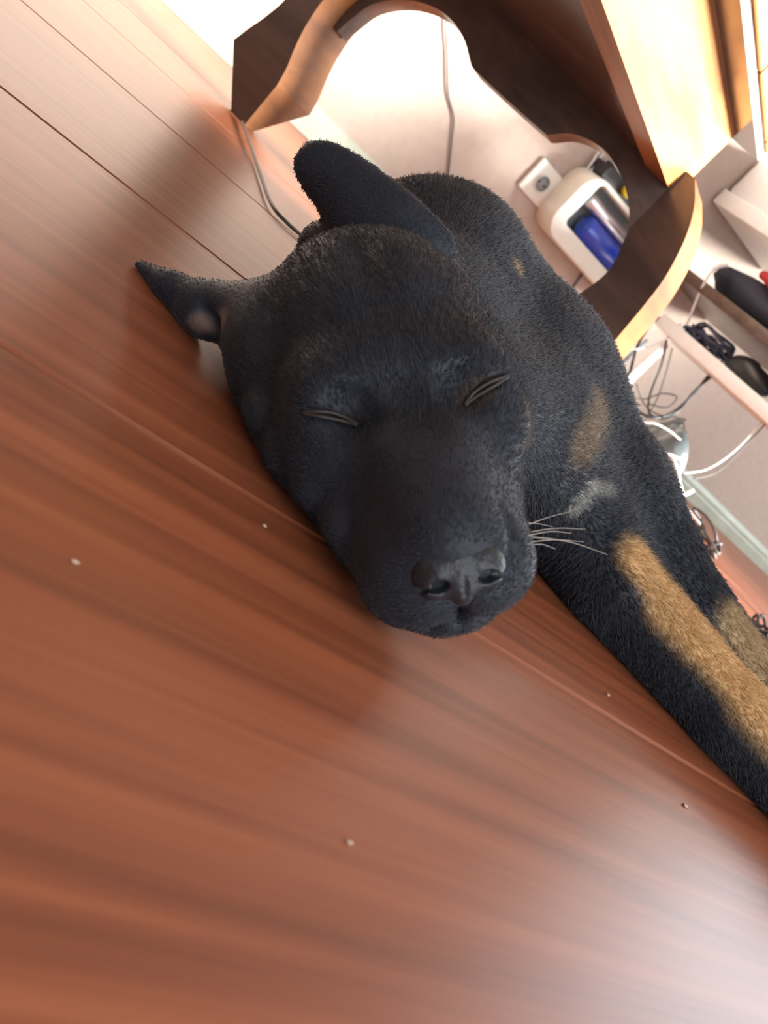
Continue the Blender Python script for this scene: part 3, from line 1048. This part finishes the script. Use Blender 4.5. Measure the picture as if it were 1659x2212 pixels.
slat('white_strip', at(1352, 828, 2.25), at(1440, 744, 2.40), 0.018, 0.006, M_WHITE, 'white plastic strip hanging under the low white board', 'strip')
slat('grey_strip', at(1325, 802, 2.28), at(1398, 735, 2.42), 0.010, 0.006, M_GREY, 'narrow grey strip hanging left of the white strip', 'strip')
tag(tube('white_cable', [at(1320, 742, 2.3), at(1345, 751, 2.3), at(1375, 754, 2.3), at(1410, 747, 2.32), at(1445, 728, 2.36), at(1470, 700, 2.40)], 0.0022, M_WCABLE),
    'thin white cord curving below the end of the low board', 'cable')
BC = [([(1405, 700), (1378, 745), (1362, 800), (1350, 850), (1375, 885), (1410, 902), (1450, 893), (1495, 855), (1530, 812), (1560, 780)], 0.0034, 'thick black cable drooping in a loop below the low board'),
      ([(1440, 735), (1428, 790), (1405, 850), (1402, 890), (1430, 905), (1465, 888), (1500, 845), (1536, 815), (1570, 790)], 0.0026, 'thinner black cable looping beside the thick drooping one'),
      ([(1452, 752), (1440, 800), (1420, 860), (1395, 905)], 0.0014, 'fine black wire hanging straight down from the low board'),
      ([(1345, 852), (1390, 862), (1430, 850), (1462, 858), (1440, 880), (1400, 872)], 0.0016, 'fine dark wire bent sideways through the drooping cables'),
      ([(1375, 830), (1390, 870), (1420, 895), (1470, 905), (1478, 940), (1465, 965)], 0.0014, 'fine grey wire curling down onto the smoky bag')]
for pts, r_, lb in BC:
    tag(tube('black_cable', [at(x, y, 2.28+0.03*math.sin(i)) for i, (x, y) in enumerate(pts)], r_, M_BLACK), lb, 'cable', 'cables under the low rack board')
for k_ in (0, 1):
    tag(tube('long_lead', [at(1478+20*k_, 1022+12*k_, 1.95), at(1520+15*k_, 1016+10*k_, 1.97), at(1560+8*k_, 995+10*k_, 2.0), at(1602, 960+10*k_, 2.05), at(1640+6*k_, 918+6*k_, 2.1), at(1660+6*k_, 892+4*k_, 2.12)],
             0.0016, M_WCABLE if k_ == 0 else M_CABLE), ['white lead sagging from the low board to the smoky bag', 'grey lead sagging just below the white one'][k_], 'cable')

# floor clutter behind the dog's leg
fb = atz(1400, 1010, 0.0)
def gnd(px, py, depth):
    p = at(px, py, depth); return np.array([p[0], p[1], 0.0])


sb = blob('smoky_bag', gnd(1425, 960, 1.95), (0.055, 0.06, 0.072), M_BAG, 8, 0.28)
tag(sb, 'crumpled smoky grey plastic bag on the floor under the rack', 'bag')
tag(tube('white_connector', [at(1452, 985, 1.86), at(1463, 1020, 1.86), at(1468, 1045, 1.86), at(1476, 1067, 1.86), at(1496, 1060, 1.88)], 0.0042, M_WCABLE, smooth_pts=True),
    'bent white connector lead in front of the smoky bag', 'cable')
tag(tube('pale_lead', [at(1385, 912, 1.84), at(1415, 915, 1.84), at(1445, 930, 1.86), at(1470, 950, 1.88)], 0.0022, M_WCABLE), 'pale thin lead draped over the top of the smoky bag', 'cable')
tag(tube('pale_lead', [at(1420, 978, 1.84), at(1448, 982, 1.84), at(1475, 995, 1.86)], 0.0026, M_WCABLE), 'pale thin lead across the lower half of the smoky bag', 'cable')
coil('tangled_cable', gnd(1535, 1140, 1.9), 0.055, 0.065, 5, 14, 0.0026, M_CABLE, 'small tangle of dark cable on the floor by the baseboard')
tag(tube('white_lead_end', [at(1468, 1080, 1.8), at(1485, 1100, 1.8), at(1500, 1118, 1.8), at(1512, 1132, 1.8)], 0.0024, M_WCABLE), 'short white lead running into the dark floor tangle', 'cable')
coil('tangled_cable', gnd(1650, 1375, 1.45), 0.035, 0.03, 4, 17, 0.0022, M_BLACK, 'black cable tangle on the floor beyond the front paws')

for i, (px, py, r_, lb) in enumerate(((1478, 1741, 0.0022, 'pale crumb on the floor in front of the front leg'), (752, 1822, 0.0013, 'pale crumb on the bare floor below the muzzle'),
                                      (1312, 1502, 0.0018, 'orange crumb on the floor between muzzle and front leg'), (160, 1215, 0.0013, 'pale crumb on the floor left of the cheek'),
                                      (570, 1137, 0.0012, 'pale crumb beside the plank joint near the cheek'))):
    p = atz(px, py, 0.0)
    tag(blob('crumb', p, (r_*0.9, r_*0.6, r_*0.4), M_CRUMB, 40+i, 0.3, 8, 5), lb, 'crumb', 'crumbs on the floor')

# ------------------------------------------------------------------ short coat of the dog
def make_fur(count, seed=1):
    rs = np.random.RandomState(seed)
    tri = np.vstack([dq[:, [0, 1, 2]], dq[:, [0, 2, 3]]])
    A, B, Cc = dv[tri[:, 0]], dv[tri[:, 1]], dv[tri[:, 2]]
    nrm = np.cross(B-A, Cc-A); ar = np.linalg.norm(nrm, axis=1); nrm = nrm/np.maximum(ar, 1e-12)[:, None]
    cen = (A+B+Cc)/3
    dist = np.linalg.norm(cen-_C, axis=1)
    wgt = ar*(1/np.maximum(dist, 0.3))**1.3
    wgt[cen[:, 2] < 0.0025] = 0
    # bare skin: nose and eyelids
    wgt[np.linalg.norm(cen-NC, axis=1) < 0.0145] = 0
    cum = np.cumsum(wgt); cum /= cum[-1]
    f_ = np.searchsorted(cum, rs.rand(count))
    r1, r2 = np.sqrt(rs.rand(count)), rs.rand(count)
    w0, w1, w2 = 1-r1, r1*(1-r2), r1*r2
    t = tri[f_]
    P = dv[t[:, 0]]*w0[:, None]+dv[t[:, 1]]*w1[:, None]+dv[t[:, 2]]*w2[:, None]
    C = coat[t[:, 0]]*w0[:, None]+coat[t[:, 1]]*w1[:, None]+coat[t[:, 2]]*w2[:, None]
    N = nrm[f_]
    loc = (P-HT)@HM/S
    hd = 1-sstep(9.0, 14.0, np.linalg.norm(loc-np.array([1, 0, -1]), axis=1))
    legm = sstep(0.09, 0.16, P[:, 0])
    flow_h = np.tile(-HM[:, 0], (count, 1)) + 0.25*np.sign(loc[:, 1])[:, None]*HM[:, 1][None, :]*sstep(0.5, 3, np.abs(loc[:, 1]))[:, None]
    flow_b = np.tile(np.array([0.1, 0.9, -0.25]), (count, 1)); flow_l = np.tile(np.array([1, 0, -0.25]), (count, 1))
    fl = flow_b*(1-legm)[:, None]+flow_l*legm[:, None]
    fl = fl*(1-hd)[:, None]+flow_h*hd[:, None]
    tg = fl-(fl*N).sum(1)[:, None]*N
    tg /= np.linalg.norm(tg, axis=1)[:, None]+1e-6
    muz = sstep(4, 8, loc[:, 0])*hd
    ear_ = 1-sstep(0.035, 0.06, np.minimum(segdist(P, e3, e1), segdist(P, ear_r[3], ear_r[1])))
    ln = (0.0048*(1-hd)+0.0030*hd)*(1-0.6*ear_)*(1-0.45*muz)*(0.7+0.6*rs.rand(count))
    jit = rs.randn(count, 3)*0.16
    d0 = tg*0.75+N*0.50+jit; d0 /= np.linalg.norm(d0, axis=1)[:, None]
    d1_ = tg*0.95+N*0.18+jit*1.3; d1_ /= np.linalg.norm(d1_, axis=1)[:, None]
    p0 = P-N*0.0004; p1 = p0+d0*(ln*0.5)[:, None]; p2 = p1+d1_*(ln*0.5)[:, None]
    p2[:, 2] = np.maximum(p2[:, 2], 0.0008); p1[:, 2] = np.maximum(p1[:, 2], 0.0008)
    hc_ = bpy.data.hair_curves.new('fur')
    hc_.add_curves([3]*count)
    pos = np.stack([p0, p1, p2], 1).reshape(-1, 3).astype(np.float32)
    hc_.attributes['position'].data.foreach_set('vector', pos.ravel())
    ra = hc_.attributes.get('radius') or hc_.attributes.new('radius', 'FLOAT', 'POINT')
    far = np.clip(np.linalg.norm(P-_C, axis=1)/0.4, 0.9, 2.0)
    rad = np.stack([0.00016*far, 0.00012*far, 0.00003*far], 1).ravel().astype(np.float32)
    ra.data.foreach_set('value', rad)
    ca = hc_.attributes.new('coat', 'FLOAT_COLOR', 'POINT')
    C = C*(0.75+0.5*rs.rand(count))[:, None]
    ca.data.foreach_set('color', np.hstack([np.repeat(C, 3, 0), np.ones((3*count, 1))]).astype(np.float32).ravel())
    t_ = NT('fur_strands')
    a_ = t_.add('ShaderNodeAttribute', attribute_name='coat')
    t_.link(a_.outputs['Color'], t_.b.inputs['Base Color'])
    t_.b.inputs['Roughness'].default_value = 0.48
    t_.b.inputs['Specular IOR Level'].default_value = 0.45
    hc_.materials.append(t_.m)
    o = bpy.data.objects.new('fur', hc_); col.objects.link(o)
    o.parent = dog; o.matrix_parent_inverse = dog.matrix_basis.inverted()
    o['kind'] = 'stuff'
    return o


make_fur(270000)
